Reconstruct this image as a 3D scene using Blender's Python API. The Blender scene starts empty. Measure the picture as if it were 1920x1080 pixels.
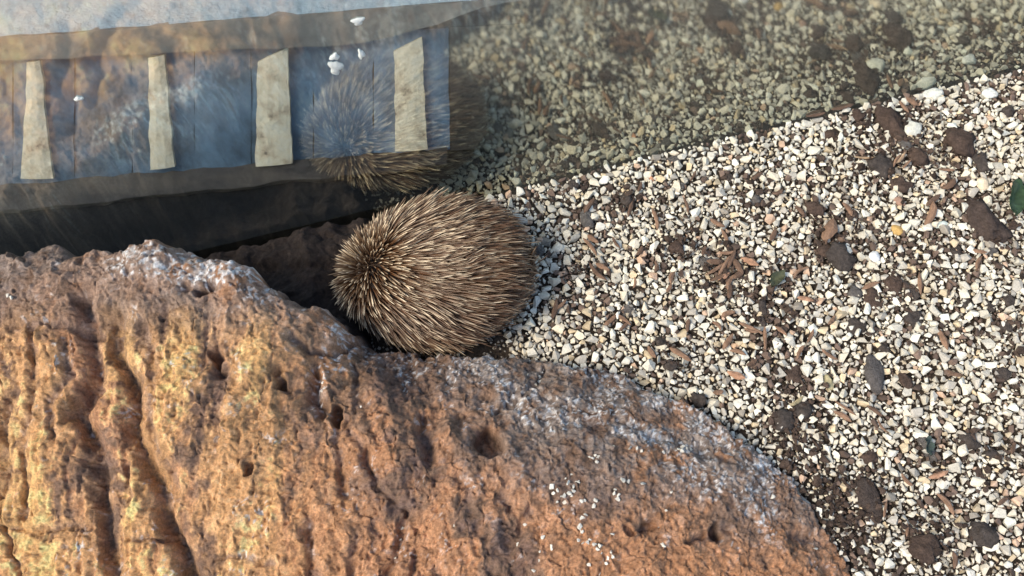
import bpy, bmesh, math, random
import numpy as np
from mathutils import Vector, Matrix

# ------------------------------------------------------------------ camera, world, sun, exposure
S = bpy.context.scene
PITCH, HFOV, CAMH = math.radians(64), math.radians(58), 1.0
cd = bpy.data.cameras.new('camera'); cam = bpy.data.objects.new('camera', cd)
S.collection.objects.link(cam); S.camera = cam
cam.location = (0, 0, CAMH); cam.rotation_euler = (math.pi/2 - PITCH, 0, 0)
cd.sensor_width = 36; cd.lens = 18/math.tan(HFOV/2); cd.clip_start = 0.02; cd.clip_end = 300
SUN_EL, SUN_AZ = math.radians(46), math.radians(206)      # azimuth of the sun, counter-clockwise from +x
w = bpy.data.worlds.new('World'); S.world = w; w.use_nodes = True
nt = w.node_tree; bg = nt.nodes['Background']; sky = nt.nodes.new('ShaderNodeTexSky')
sky.sky_type = 'NISHITA'; sky.sun_disc = False; sky.sun_elevation = SUN_EL
sky.sun_rotation = math.pi/2 - SUN_AZ
nt.links.new(sky.outputs[0], bg.inputs[0]); bg.inputs[1].default_value = 0.15
sl = bpy.data.lights.new('sun', 'SUN'); so = bpy.data.objects.new('sun', sl); S.collection.objects.link(so)
sl.energy = 2.6; sl.angle = math.radians(27); sl.color = (1, .9, .75)
sd_ = Vector((math.cos(SUN_EL)*math.cos(SUN_AZ), math.cos(SUN_EL)*math.sin(SUN_AZ), math.sin(SUN_EL)))
so.rotation_euler = sd_.to_track_quat('Z', 'Y').to_euler(); so.location = sd_*3
vs = S.view_settings; vs.view_transform = 'Standard'; vs.look = 'None'; vs.exposure = 0.72; vs.gamma = 1
vs.use_curve_mapping = False

rng = np.random.default_rng(7); random.seed(7)
C = S.collection

# ------------------------------------------------------------------ helpers
FPX = 960/math.tan(HFOV/2)
FW = np.array([0, math.cos(PITCH), -math.sin(PITCH)]); UP = np.array([0, math.sin(PITCH), math.cos(PITCH)])
CAM = np.array([0, 0, CAMH])
def ray(u, v): return FW*FPX + np.array([1., 0, 0])*(u-960) + UP*(540-v)
def at(u, v, z=0.0):                       # photo pixel -> point at height z
    d = ray(u, v); return CAM + d*((z-CAMH)/d[2])
def on_plane(u, v, P0, N):
    d = ray(u, v); return CAM + d*(np.dot(P0-CAM, N)/np.dot(d, N))
def project(P):
    q = P - CAM; zc = q@FW
    return 960+FPX*q[..., 0]/zc, 540-FPX*(q@UP)/zc
def smooth(a, b, x):
    t = np.clip((x-a)/(b-a), 0, 1); return t*t*(3-2*t)
def _h(ix, iy, iz, s):
    n = (ix.astype(np.int64)*374761393 + iy.astype(np.int64)*668265263 + iz.astype(np.int64)*2147483647 + s*974634541) & 0xffffffff
    n = ((n ^ (n >> 13))*1274126177) & 0xffffffff
    n = ((n ^ (n >> 16))*2246822519) & 0xffffffff
    return ((n ^ (n >> 15)) & 0xffffff)/float(0xffffff)
def vnoise(x, y, z=None, s=0):             # value noise -1..1
    if z is None: z = np.zeros_like(x)
    x, y, z = np.broadcast_arrays(x, y, z)
    fx, fy, fz = np.floor(x), np.floor(y), np.floor(z)
    tx, ty, tz = x-fx, y-fy, z-fz
    tx, ty, tz = [t*t*t*(t*(t*6-15)+10) for t in (tx, ty, tz)]
    r = 0
    for a in (0, 1):
        for b in (0, 1):
            for c in (0, 1):
                r = r + _h(fx+a, fy+b, fz+c, s)*(tx if a else 1-tx)*(ty if b else 1-ty)*(tz if c else 1-tz)
    return r*2-1
def fbm(x, y, z=None, o=4, s=0, g=.5):
    r, a = 0, 1
    ca, sa = math.cos(.6), math.sin(.6)
    for i in range(o):
        r = r + a*vnoise(x, y, z, s+i*17); x, y = (x*ca-y*sa)*2.03, (x*sa+y*ca)*2.03; z = None if z is None else z*2.03; a *= g
    return r
def mesh(name, V, F, mat=None, parent=None, flat=True, col=None):
    m = bpy.data.meshes.new(name)
    V = np.asarray(V, np.float32)
    if isinstance(F, np.ndarray):
        k = F.shape[1]
        m.vertices.add(len(V)); m.vertices.foreach_set('co', V.ravel())
        m.loops.add(F.size); m.loops.foreach_set('vertex_index', F.astype(np.int32).ravel())
        m.polygons.add(len(F)); m.polygons.foreach_set('loop_start', np.arange(0, F.size, k, dtype=np.int32))
        m.update(calc_edges=True)
    else:
        m.from_pydata(V.tolist(), [], F); m.update()
    m.polygons.foreach_set('use_smooth', np.full(len(m.polygons), not flat))
    if col is not None:
        a = m.color_attributes.new('pigment', 'FLOAT_COLOR', 'POINT')
        c4 = np.ones((len(V), 4), np.float32); c4[:, :3] = col; a.data.foreach_set('color', c4.ravel())
    if mat: m.materials.append(mat)
    o = bpy.data.objects.new(name, m); C.objects.link(o)
    if parent: o.parent = parent
    return o
def tag(o, label=None, cat=None, group=None, kind=None):
    for k, v in (('label', label), ('category', cat), ('group', group), ('kind', kind)):
        if v: o[k] = v
    return o

# ------------------------------------------------------------------ materials
def material(name, rough=.8, spec=.3):
    m = bpy.data.materials.new(name); m.use_nodes = True
    n = m.node_tree; b = n.nodes['Principled BSDF']
    b.inputs['Roughness'].default_value = rough; b.inputs['Specular IOR Level'].default_value = spec
    return m, n, b
def nd(n, t, **k):
    x = n.nodes.new(t)
    for a, v in k.items(): setattr(x, a, v)
    return x
def noise_tex(n, scale, detail=6, rough=.6, vec=None):
    t = nd(n, 'ShaderNodeTexNoise'); t.inputs['Scale'].default_value = scale
    t.inputs['Detail'].default_value = detail; t.inputs['Roughness'].default_value = rough
    if vec is None:
        c = nd(n, 'ShaderNodeTexCoord'); vec = c.outputs['Object']
    n.links.new(vec, t.inputs['Vector']); return t
def ramp(n, src, stops):
    r = nd(n, 'ShaderNodeValToRGB'); e = r.color_ramp.elements
    while len(e) < len(stops): e.new(.5)
    for i, (p, c) in enumerate(stops):
        e[i].position = p; e[i].color = (*c, 1) if len(c) == 3 else c
    n.links.new(src, r.inputs[0]); return r
def bump(n, b, src, strength, dist):
    bp = nd(n, 'ShaderNodeBump'); bp.inputs['Strength'].default_value = strength; bp.inputs['Distance'].default_value = dist
    n.links.new(src, bp.inputs['Height']); n.links.new(bp.outputs[0], b.inputs['Normal']); return bp
def mottled(name, stops, scale, rough=.8, bscale=None, bdist=.001, spec=.3, stretch=None):
    m, n, b = material(name, rough, spec)
    vec = None
    if stretch:
        c = nd(n, 'ShaderNodeTexCoord'); mp = nd(n, 'ShaderNodeMapping'); mp.inputs['Scale'].default_value = stretch
        n.links.new(c.outputs['Object'], mp.inputs[0]); vec = mp.outputs[0]
    t = noise_tex(n, scale, 8, .65, vec); r = ramp(n, t.outputs[0], stops); n.links.new(r.outputs[0], b.inputs['Base Color'])
    t2 = noise_tex(n, bscale or scale*4, 6, .65, vec); bump(n, b, t2.outputs[0], .9, bdist)
    return m
def pigment(name, rough, scale, amount, bdist, spec=.3, bs=.8):
    m, n, b = material(name, rough, spec)
    a = nd(n, 'ShaderNodeVertexColor'); a.layer_name = 'pigment'
    t = noise_tex(n, scale, 7, .65); r = ramp(n, t.outputs[0], [(.25, (1-amount,)*3), (.75, (1+amount,)*3)])
    mx = nd(n, 'ShaderNodeMix', data_type='RGBA', blend_type='MULTIPLY'); mx.inputs[0].default_value = 1
    n.links.new(a.outputs[0], mx.inputs[6]); n.links.new(r.outputs[0], mx.inputs[7]); n.links.new(mx.outputs[2], b.inputs['Base Color'])
    if bdist:
        t2 = noise_tex(n, scale*1.7, 8, .75); bump(n, b, t2.outputs[0], bs, bdist)
    return m
M_soil = mottled('dark_soil', [(.3, (.04, .03, .022)), (.55, (.09, .068, .05)), (.8, (.17, .13, .095))], 90, .95, 260, .003)
M_stone = pigment('gravel_stone', .75, 420, .28, .0006)
M_rock = pigment('ochre_rock', .85, 330, .55, .0032, .3, 1.0)
M_spine = pigment('spine_keratin', .42, 200, .1, 0, .5)
M_fur = pigment('fur', .7, 200, .15, 0, .2)
M_skin = mottled('dark_skin', [(.3, (.03, .02, .014)), (.7, (.07, .045, .03))], 120, .8)
M_dark = pigment('dark_stone', .92, 260, .5, .004, .2, 1.0)
M_wood = pigment('bark_wood', .85, 300, .4, .0008)
M_leaf = pigment('leaf', .5, 150, .3, .0004)
M_board = mottled('blue_paint', [(.3, (.022, .03, .04)), (.45, (.075, .12, .175)), (.58, (.125, .2, .29)), (.74, (.30, .35, .37))], 17, .7, 120, .002, stretch=(1, 1, .55))
M_batten = mottled('flaking_cream_paint', [(.30, (.16, .12, .09)), (.38, (.66, .50, .34)), (.5, (.90, .73, .52)), (.75, (.92, .83, .68))], 42, .85, 160, .003)
M_lip = mottled('brown_grey_concrete', [(.25, (.09, .085, .08)), (.5, (.17, .16, .145)), (.8, (.27, .25, .22))], 30, .9, 120, .002, stretch=(.4, 1, 1))
M_cap = mottled('pale_blue_roughcast', [(.25, (.2, .25, .28)), (.45, (.4, .49, .53)), (.7, (.52, .6, .63)), (.85, (.66, .7, .7))], 45, .9, 110, .006)
M_sill = mottled('dark_sill_gap_shade', [(.3, (.006, .0055, .005)), (.6, (.014, .012, .011)), (.85, (.03, .024, .02))], 40, .45, 60, .0008, .15, stretch=(.3, 1, 1))
M_white = mottled('white_splash_and_ghost', [(.3, (.7, .7, .62)), (.7, (.85, .85, .78))], 300, .8)
def glass():
    m = bpy.data.materials.new('reflective_glass'); m.use_nodes = True; n = m.node_tree
    n.nodes.remove(n.nodes['Principled BSDF']); out = n.nodes['Material Output']
    tc = nd(n, 'ShaderNodeBsdfTransparent'); tc.inputs[0].default_value = (.86, .93, .95, 1)
    rf_ = nd(n, 'ShaderNodeBsdfRefraction'); rf_.inputs['IOR'].default_value = 1.0; rf_.inputs['Roughness'].default_value = .2; rf_.inputs[0].default_value = (.86, .93, .95, 1)
    tr = nd(n, 'ShaderNodeMixShader'); tr.inputs[0].default_value = .58
    n.links.new(tc.outputs[0], tr.inputs[1]); n.links.new(rf_.outputs[0], tr.inputs[2])
    gl = nd(n, 'ShaderNodeBsdfGlossy'); gl.inputs['Roughness'].default_value = .055; gl.inputs[0].default_value = (.95, .98, .84, 1)
    mx = nd(n, 'ShaderNodeMixShader'); mx.inputs[0].default_value = .44
    n.links.new(tr.outputs[0], mx.inputs[1]); n.links.new(gl.outputs[0], mx.inputs[2])
    # faint dust film that also puts milky haze into the pane's colour
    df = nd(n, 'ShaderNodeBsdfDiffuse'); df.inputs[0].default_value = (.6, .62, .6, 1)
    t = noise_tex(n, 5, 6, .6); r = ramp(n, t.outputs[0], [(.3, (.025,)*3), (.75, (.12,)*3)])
    # haze painted thicker higher up, thin at the foot so the gap stays dark
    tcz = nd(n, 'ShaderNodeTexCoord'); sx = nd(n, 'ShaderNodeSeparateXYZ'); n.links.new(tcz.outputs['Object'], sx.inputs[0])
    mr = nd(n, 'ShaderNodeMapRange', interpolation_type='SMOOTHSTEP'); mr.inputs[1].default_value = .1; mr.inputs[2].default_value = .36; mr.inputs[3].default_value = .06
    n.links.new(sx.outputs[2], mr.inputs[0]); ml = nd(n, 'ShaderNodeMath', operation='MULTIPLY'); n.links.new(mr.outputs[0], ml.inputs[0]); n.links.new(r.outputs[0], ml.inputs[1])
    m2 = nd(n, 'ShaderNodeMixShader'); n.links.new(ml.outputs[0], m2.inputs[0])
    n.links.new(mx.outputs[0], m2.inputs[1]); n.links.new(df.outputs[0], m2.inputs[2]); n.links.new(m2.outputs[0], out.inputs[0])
    m3 = bpy.data.materials.new('glass_edge'); m3.use_nodes = True; n = m3.node_tree
    n.nodes.remove(n.nodes['Principled BSDF']); tr = nd(n, 'ShaderNodeBsdfTransparent'); tr.inputs[0].default_value = (.95, .98, .97, 1)
    n.links.new(tr.outputs[0], n.nodes['Material Output'].inputs[0])
    return m, m3
M_glass, M_gedge = glass()

# ------------------------------------------------------------------ pane geometry (foot line read from the photo)
PA, PB = at(1000, 345), at(1920, 125)
PD = (PB-PA)/np.linalg.norm(PB-PA); PN = np.array([PD[1], -PD[0], 0])      # PN points to the camera's side
def pane_side(x, y): return (x-PA[0])*PN[0] + (y-PA[1])*PN[1]

# ------------------------------------------------------------------ ground
o = mesh('ground', [(-60, -60, -.012), (60, -60, -.012), (60, 60, -.012), (-60, 60, -.012)], [(0, 1, 2, 3)], M_soil)
tag(o, 'dark brown soil showing between the gravel chips', None, None, 'structure')

# ------------------------------------------------------------------ the rock
EDGE = [(-420, 520, .13), (-150, 490, .16), (0, 478, .165), (40, 466, .165), (90, 462, .165), (140, 478, .165), (155, 462, .17), (290, 452, .175),
        (335, 470, .17), (400, 486, .165), (465, 500, .155), (495, 530, .145), (560, 572, .125), (605, 575, .115), (632, 612, .1), (655, 640, .06),
        (690, 646, .05), (780, 654, .044), (870, 662, .034), (950, 668, .024), (1030, 672, .02), (1100, 682, .02), (1180, 700, .02),
        (1250, 735, .018), (1330, 780, .016), (1420, 838, .014), (1490, 885, .012), (1520, 935, .01), (1570, 1010, .01), (1610, 1085, .01),
        (1660, 1250, .01), (1600, 1480, .01), (600, 1560, .0), (-420, 1500, .0)]
CTRL = [(100, 486, .168), (300, 474, .178), (450, 520, .162), (600, 610, .115), (150, 600, .163), (400, 640, .152), (550, 700, .122),
        (700, 720, .085), (850, 760, .08), (1050, 760, .066), (1200, 780, .05), (1350, 880, .045), (150, 800, .125), (400, 850, .12),
        (650, 880, .1), (900, 900, .1), (1150, 930, .085), (1400, 1000, .05), (150, 1080, .06), (400, 1080, .065), (700, 1080, .08),
        (1000, 1080, .085), (1300, 1080, .06), (1500, 1050, .03), (0, 1400, .0), (600, 1400, .02), (1200, 1400, .03), (-300, 650, .13), (-300, 1000, .06)]
poly = np.array([at(*e) for e in EDGE])[:, :2]
cp = np.array([at(*c) for c in CTRL] + [at(*e) for e in EDGE[::2]])
def tps_fit(P, z, lam=1e-5):
    d = np.linalg.norm(P[:, None]-P[None], axis=2); K = np.where(d > 0, d*d*np.log(d+1e-12), 0)+lam*np.eye(len(P))
    Q = np.c_[np.ones(len(P)), P]; A = np.block([[K, Q], [Q.T, np.zeros((3, 3))]])
    return np.linalg.solve(A, np.r_[z, 0, 0, 0])
TW = tps_fit(cp[:, :2], cp[:, 2])
def tps(x, y):
    r = TW[-3]+TW[-2]*x+TW[-1]*y
    for (px, py), wgt in zip(cp[:, :2], TW[:-3]):
        d2 = (x-px)**2+(y-py)**2; r = r+wgt*.5*d2*np.log(d2+1e-12)
    return r
def sdist(x, y, P):                       # signed distance to polygon, positive inside
    best = np.full(x.shape, 1e9); ins = np.zeros(x.shape, bool)
    for i in range(len(P)):
        a, b = P[i], P[(i+1) % len(P)]; e = b-a
        t = np.clip(((x-a[0])*e[0]+(y-a[1])*e[1])/(e@e), 0, 1)
        best = np.minimum(best, (x-a[0]-t*e[0])**2+(y-a[1]-t*e[1])**2)
        c = (a[1] > y) != (b[1] > y)
        with np.errstate(divide='ignore', invalid='ignore'):
            ins ^= c & (x < (b[0]-a[0])*(y-a[1])/(b[1]-a[1]+1e-15)+a[0])
    return np.where(ins, 1, -1)*np.sqrt(best)
def pdist(u, v, L):
    best = np.full(u.shape, 1e9)
    for (a, b), (c, d) in zip(L[:-1], L[1:]):
        ex, ey = c-a, d-b; t = np.clip(((u-a)*ex+(v-b)*ey)/(ex*ex+ey*ey), 0, 1)
        best = np.minimum(best, (u-a-t*ex)**2+(v-b-t*ey)**2)
    return np.sqrt(best)
GROOVES = [  # photo pixels, half width px, depth m
    ([(160, 560), (170, 640), (178, 700), (140, 780), (166, 820), (184, 893), (192, 967), (204, 1056), (210, 1160)], 18, .024),
    ([(205, 600), (240, 730), (240, 790), (252, 820), (278, 884), (313, 967), (342, 1026), (362, 1090)], 19, .028),
    ([(262, 600), (280, 690), (268, 760), (300, 840), (330, 930)], 11, .008),
    ([(60, 617), (66, 690), (62, 740), (48, 800), (44, 967)], 9, .009), ([(118, 640), (130, 700), (96, 760), (100, 830)], 9, .008),
    ([(4, 740), (3, 850), (-6, 930)], 14, .014), ([(4, 990), (18, 1030), (34, 1075), (44, 1130)], 5, .008),
    ([(0, 992), (60, 997), (110, 994), (160, 990)], 7, .006), ([(226, 1003), (270, 1007), (318, 1005)], 7, .007), ([(420, 1040), (470, 1052), (510, 1050)], 6, .005),
    ([(234, 872), (246, 938)], 6, .006), ([(20, 618), (90, 600), (130, 606), (190, 618)], 7, .006),
    ([(655, 790), (668, 812), (696, 870), (735, 940), (757, 962)], 7, .008), ([(640, 760), (628, 813), (645, 884), (650, 920)], 13, .008),
    ([(578, 985), (586, 1070), (590, 1110)], 12, .01), ([(757, 958), (742, 1000), (720, 1078)], 8, .011), ([(782, 1030), (772, 1090)], 6, .006),
    ([(660, 1000), (672, 1080)], 7, .007), ([(540, 640), (590, 664), (620, 666), (655, 654)], 6, .012), ([(515, 690), (522, 715), (540, 720)], 10, .014),
    ([(590, 700), (578, 740), (600, 770)], 15, .02), ([(655, 680), (668, 720), (672, 770)], 6, .006), ([(400, 650), (398, 680), (412, 700)], 11, .014),
    ([(345, 540), (375, 545), (400, 538)], 9, .012), ([(925, 770), (960, 757), (998, 726), (1022, 690)], 5, .008),
    ([(790, 790), (800, 830), (812, 850)], 12, .012), ([(940, 925), (946, 960)], 9, .008), ([(1290, 1010), (1330, 1006), (1375, 988)], 7, .012),
    ([(1205, 985), (1225, 975)], 10, .01), ([(1490, 1000), (1520, 1010)], 11, .012), ([(985, 960), (960, 1010), (930, 1040)], 9, .007),
    ([(1260, 820), (1330, 850), (1400, 880)], 8, .004), ([(1000, 800), (1080, 790), (1180, 800), (1260, 840)], 9, .004), ([(850, 900), (880, 930), (900, 1010)], 8, .005)]
HOLES = [(915, 832, 34, .02), (466, 886, 15, .008), (404, 668, 17, .010), (630, 775, 16, .016),
         (372, 545, 13, .012), (525, 712, 12, .015), (40, 480, 14, .01), (1100, 700, 10, .004), (1345, 996, 16, .012), (1180, 990, 12, .005)]
BUMPS = [(705, 720, 38, .014), (740, 830, 60, .01), (850, 820, 26, .012), (620, 625, 30, .012), (470, 690, 40, .01), (90, 640, 30, .008), (210, 800, 26, .008), (290, 1040, 36, .008),
         (370, 730, 34, .009), (350, 830, 40, .008), (90, 860, 40, .01), (440, 505, 34, .012), (270, 462, 50, .006), (1050, 880, 60, .006), (1170, 950, 40, .008), (1100, 1010, 40, .008), (540, 640, 40, .01), (960, 860, 30, .008)]
def rock_fields(x, y):
    h0 = np.minimum(tps(x, y), .2)
    u, v = project(np.stack([x, y, np.maximum(h0, 0)], -1))
    wu, wv = u+9*fbm(x*26, y*26, o=3, s=5), v+9*fbm(x*26, y*26, o=3, s=9)
    disp = np.zeros_like(x); cav = np.zeros_like(x)
    for L, wd, dp in GROOVES:
        g = np.exp(-(pdist(wu, wv, L)/wd)**2); disp -= dp*g; cav = np.maximum(cav, g)
    for a, b, r, dp in HOLES:
        q = np.hypot(wu-a, (wv-b)); g = 1-smooth(r*.72, r*1.05, q); disp -= dp*g
        disp += .004*np.exp(-((q-r*1.25)/(r*.3))**2)
    for a, b, r, dp in BUMPS: disp += dp*np.exp(-(np.hypot(wu-a, wv-b)/r)**2)
    left = 1-smooth(380, 640, u); drip = left*smooth(520, 620, v)
    # runnels down the camera-facing slope on the left
    st = fbm((u+.12*(v-800))/44+.7*fbm(u/110, v/200, o=2, s=70), v/420, o=4, s=31, g=.55); rid = 1-np.abs(st)*2
    streak = fbm((u+.1*(v-800))/9, v/85, o=3, s=44)
    disp += drip*(.0055*st + .0012*streak)
    mid = (1-drip)*smooth(700, 900, v+.2*u)
    st2 = fbm((u-.25*(v-800))/20, v/110, o=4, s=51); disp += mid*.003*st2*(1-smooth(900, 1150, u))
    lum = fbm(x*17, y*17, o=3, s=2); disp += .006*lum*(1-.6*drip)
    rg = 1-2*np.abs(fbm(x*34, y*34, o=4, s=3)); disp += .0026*rg*(1-.75*drip)*(1-.75*smooth(850, 1150, u))
    disp += .0016*(1-.45*drip)*fbm(x*120, y*120, o=4, s=4, g=.62) + .0015*fbm(x*420, y*420, o=2, s=14) - .0022*np.abs(fbm(x*190, y*190, o=3, s=15, g=.6))
    # sharp pitted patches
    pit = smooth(.25, .6, fbm(x*75, y*75, o=3, s=23))*smooth(.0, .4, fbm(x*9, y*9, o=2, s=24)); disp -= .0022*pit*(1-.85*drip)*(1-.8*smooth(800, 1000, u))
    return h0, disp, u, v, st, streak, pit, cav, lum
def rock_h(x, y, full=False):
    f = rock_fields(x, y); h0, disp = f[0], f[1]
    s_ = sdist(x, y, poly)+.006*fbm(x*40, y*40, o=3, s=61)+.0025*fbm(x*160, y*160, o=2, s=62)
    wd = .012+.14*np.clip(h0, 0, .2)
    k = smooth(-wd, .008, s_)
    u, v = f[2], f[3]
    low = -.05+(.085+.012*f[8]+.005*fbm(x*60, y*60, o=3, s=64))*(1-smooth(-.185, -.15, x+.01*f[8]))*smooth(.001, .010, pane_side(x, y))*smooth(.3, .36, y)
    h = low+(h0+disp-low)*k
    return (h, f, s_) if full else h
x0, x1, y0, y1 = poly[:, 0].min()-.05, poly[:, 0].max()+.05, poly[:, 1].min()-.05, poly[:, 1].max()+.05
STEP = .00135
# finer where the photograph shows the rock, coarser in the unseen strip by the camera's feet
y1 = .585; gx = np.arange(max(x0, -.62), x1, STEP); gy = np.concatenate([np.arange(y0, .12, STEP*4), np.arange(.12, y1, STEP)])
X, Y = np.meshgrid(gx, gy)
H, F_, SD = rock_h(X, Y, True)
h0, disp, U, V_, ST, STK, PIT, CAV, LUM = F_
Xo = X+.002*fbm(X*90, Y*90, o=3, s=81); Yo = Y+.002*fbm(X*90, Y*90, o=3, s=82)
ny, nx = X.shape; idx = np.arange(nx*ny).reshape(ny, nx)
Q = np.stack([idx[:-1, :-1], idx[:-1, 1:], idx[1:, 1:], idx[1:, :-1]], -1).reshape(-1, 4)
keep = (H.ravel()[Q] > -.045).any(1); Q = Q[keep]
# pigments of the painted, weathered rock, plus shade painted behind its ridge
def mixc(a, b, t): return a*(1-t[..., None])+np.array(b)*t[..., None]
col = np.ones(X.shape+(3,))*np.array([.21, .135, .09])
n1, n2, n3 = fbm(X*14, Y*14, o=5, s=101), fbm(X*45, Y*45, o=4, s=102), fbm(X*130, Y*130, o=4, s=103, g=.65)
leftm = 1-smooth(420, 720, U); topm = 1-smooth(470, 640, V_-.12*np.minimum(U, 1000)); lowm = smooth(620, 860, V_-.06*U)
col = mixc(col, [.37, .195, .10], smooth(-.35, .5, n1+.5*n2+.3*n3+.55*lowm-.1))
col = mixc(col, [.12, .075, .055], smooth(.1, .75, -n1+.5*n3-.2*lowm)*.85)
dripm = leftm*smooth(540, 660, V_)
col = mixc(col, [.50, .285, .125], dripm*smooth(-.7, .4, n2*.5+ST+.3*n3+.4*smooth(650, 950, V_))*.9)
col = mixc(col, [.66, .40, .16], dripm*smooth(-.1, .9, 1.1*fbm((U+.12*V_)/70, V_/300, o=3, s=110)+.5*n3+.25*STK)*.8)
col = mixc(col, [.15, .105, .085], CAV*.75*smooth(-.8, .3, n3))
grey = np.clip(topm*.75+smooth(760, 1000, U)*(1-smooth(780, 1000, V_-.2*(U-1000)))*1.0, 0, 1)
col = mixc(col, [.21, .17, .14], grey*smooth(-.9, .3, n2+n3*.6+.25))
blm = np.clip(np.exp(-((pdist(U, V_, [(230, 478), (330, 500), (400, 515), (470, 515), (490, 535)]))/26)**2)
   + .55*np.exp(-(pdist(U, V_, [(1080, 690), (1180, 712), (1270, 755), (1330, 795), (1440, 880), (1500, 900)])/26)**2)
   + .45*np.exp(-(pdist(U, V_, [(1150, 770), (1240, 830), (1330, 900), (1420, 950), (1450, 1000)])/40)**2)
   + .5*np.exp(-(pdist(U, V_, [(660, 640), (780, 680), (900, 690), (1000, 770), (1120, 770)])/30)**2)
   + .12*np.exp(-(pdist(U, V_, [(420, 660), (440, 800), (430, 900), (470, 970)])/32)**2)
   + .15*np.exp(-(pdist(U, V_, [(870, 760), (880, 820), (900, 900), (920, 980)])/32)**2)
   + .4*np.exp(-(pdist(U, V_, [(590, 570), (640, 620), (590, 740)])/24)**2) + .10, 0, 1)
col = mixc(col, [.44, .46, .46], np.clip(blm*smooth(.15, .95, n3+.5*n2+blm*.35-.12), 0, 1)*.36)
sp = smooth(.55, .75, fbm(X*330, Y*330, o=2, s=121)+.35*blm)*.8; col = mixc(col, [.62, .62, .6], sp*smooth(.15, .5, blm+.25*n2))
back_shade = smooth(.002, .012, -SD)*(1-smooth(-.2, -.14, X)); col = mixc(col, [.03, .022, .018], back_shade*.9)  # darkens the back wall's colour to paint its shade
lowz = 1-smooth(.045, .09, H); col = mixc(col, [.022, .016, .013], lowz*(1-smooth(-.17, -.14, X))*smooth(.3, .36, Y)*.96)  # shade of the hollow behind the ridge, painted dark on the shelf
col *= (1+.25*n3)[..., None]; col *= np.array([1.42, 1.36, 1.34]); col = np.clip(col, .015, .8)
used = np.unique(Q); remap = np.full(nx*ny, -1); remap[used] = np.arange(len(used))
P3 = np.stack([Xo, Yo, H], -1).reshape(-1, 3)
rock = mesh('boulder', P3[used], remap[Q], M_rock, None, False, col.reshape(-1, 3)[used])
tag(rock, 'large rough orange and ochre boulder with dripping grooves beside the gravel', 'rock')
def rock_at(x, y): return float(rock_h(np.array([[x]]), np.array([[y]]))[0, 0])

# ------------------------------------------------------------------ glass pane
L0, L1, PH, PT = -1.4, 1.3, .75, .006
cs = []
for z in (-.03, PH):
    for a, b in ((L0, 0), (L1, 0), (L1, -PT), (L0, -PT)):
        p = PA+PD*a+PN*b; cs.append((p[0], p[1], z))
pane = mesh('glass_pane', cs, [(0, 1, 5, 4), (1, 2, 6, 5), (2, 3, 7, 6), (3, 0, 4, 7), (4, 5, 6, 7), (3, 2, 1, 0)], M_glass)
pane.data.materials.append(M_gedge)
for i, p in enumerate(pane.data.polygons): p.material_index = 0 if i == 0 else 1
tag(pane, 'upright dusty glass pane with painted haze mirroring the hedgehog and gravel', 'glass pane')
for k, (u, v, rx, rz) in enumerate([(671, 39, 11, 7), (629, 126, 12, 13), (677, 101, 6, 9), (147, 184, 8, 3), (627, 106, 9, 6)]):  # the last is the dim ghost reflection of a splash, modelled as a blob
    c = on_plane(u, v, PA, PN); mm = np.linalg.norm(c-CAM)/FPX
    V, F = [], []
    N_ = 22
    for ring, (rr, dz) in enumerate(((1, .0004), (.8, .0016), (.4, .0022))):
        for i in range(N_):
            a = 2*math.pi*i/N_; q = rr*(1+.22*math.sin(3*a+k)+.14*math.sin(5*a+2*k))
            V.append(c+PD*(q*rx*mm*math.cos(a))+np.array([0, 0, q*rz*mm*1.4*math.sin(a)])+PN*dz)
    V.append(c+PN*.0024)
    for r_ in range(2):
        for i in range(N_): F.append((r_*N_+i, r_*N_+(i+1) % N_, (r_+1)*N_+(i+1) % N_, (r_+1)*N_+i))
    for i in range(N_): F.append((2*N_+i, 2*N_+(i+1) % N_, 3*N_))
    mesh('dried_splash_and_ghost', V, F, M_white, pane, False)

# ------------------------------------------------------------------ leaning timber panel beyond the glass
wall = bpy.data.objects.new('timber_panel', None); C.objects.link(wall)
tag(wall, 'weathered blue board panel with cream battens and pale cap behind the glass', 'panel')
ZS = .02
FA, FB = at(-200, 362, ZS), at(860, 272, ZS); FD = (FB-FA)/np.linalg.norm(FB-FA); FNh = np.array([-FD[1], FD[0], 0])   # horizontal, away
LEAN = math.radians(52)                                          # slope of the panel above the horizontal
PU = FNh*math.cos(LEAN)+np.array([0, 0, math.sin(LEAN)]); PNN = np.cross(FD, PU)
if PNN[1] > 0: PNN = -PNN                                        # faces the camera
wall.location = (*FA[:2], 0)
wl = np.array([FA[0], FA[1], 0])
def slab(name, quad, thick, mat, nseg=14, rag=0, seed=0, off=0.0, wav=.0):
    """quad: pixels (bl, br, tr, tl) on the panel plane, built with ragged long edges and real thickness"""
    P = [on_plane(u, v, FA, PNN) for u, v in quad]
    r_ = np.random.default_rng(seed); V, F = [], []
    for i in range(nseg+1):
        t = i/nseg; a = P[0]*(1-t)+P[3]*t; b = P[1]*(1-t)+P[2]*t
        ra = fbm(np.array([t*6+seed]), np.array([seed*7.3]), o=4, s=seed)[0]; rb_ = fbm(np.array([t*6+seed]), np.array([seed*3.1+50]), o=4, s=seed+9)[0]; a = a+FD*rag*ra; b = b+FD*rag*rb_
        m1, m2 = a*.67+b*.33, a*.33+b*.67
        for j, q in enumerate((a, m1, m2, b)):
            V.append(q+PNN*(off+thick*(.72 if j in (0, 3) else 1)+wav*r_.normal())-wl)
        for q in (a, b): V.append(q+PNN*(off-.004)-wl)
    for i in range(nseg):
        k, l = i*6, i*6+6
        for j in range(3): F.append((k+j, k+j+1, l+j+1, l+j))
        F += [(k+4, k, l, l+4), (k+3, k+5, l+5, l+3)]
    F += [(0, 4, 5, 3, 2, 1)]; k = nseg*6; F += [(k, k+1, k+2, k+3, k+5, k+4)]
    return mesh(name, V, F, mat, wall, True)
def foot(u): return 345-.083*u
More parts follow.
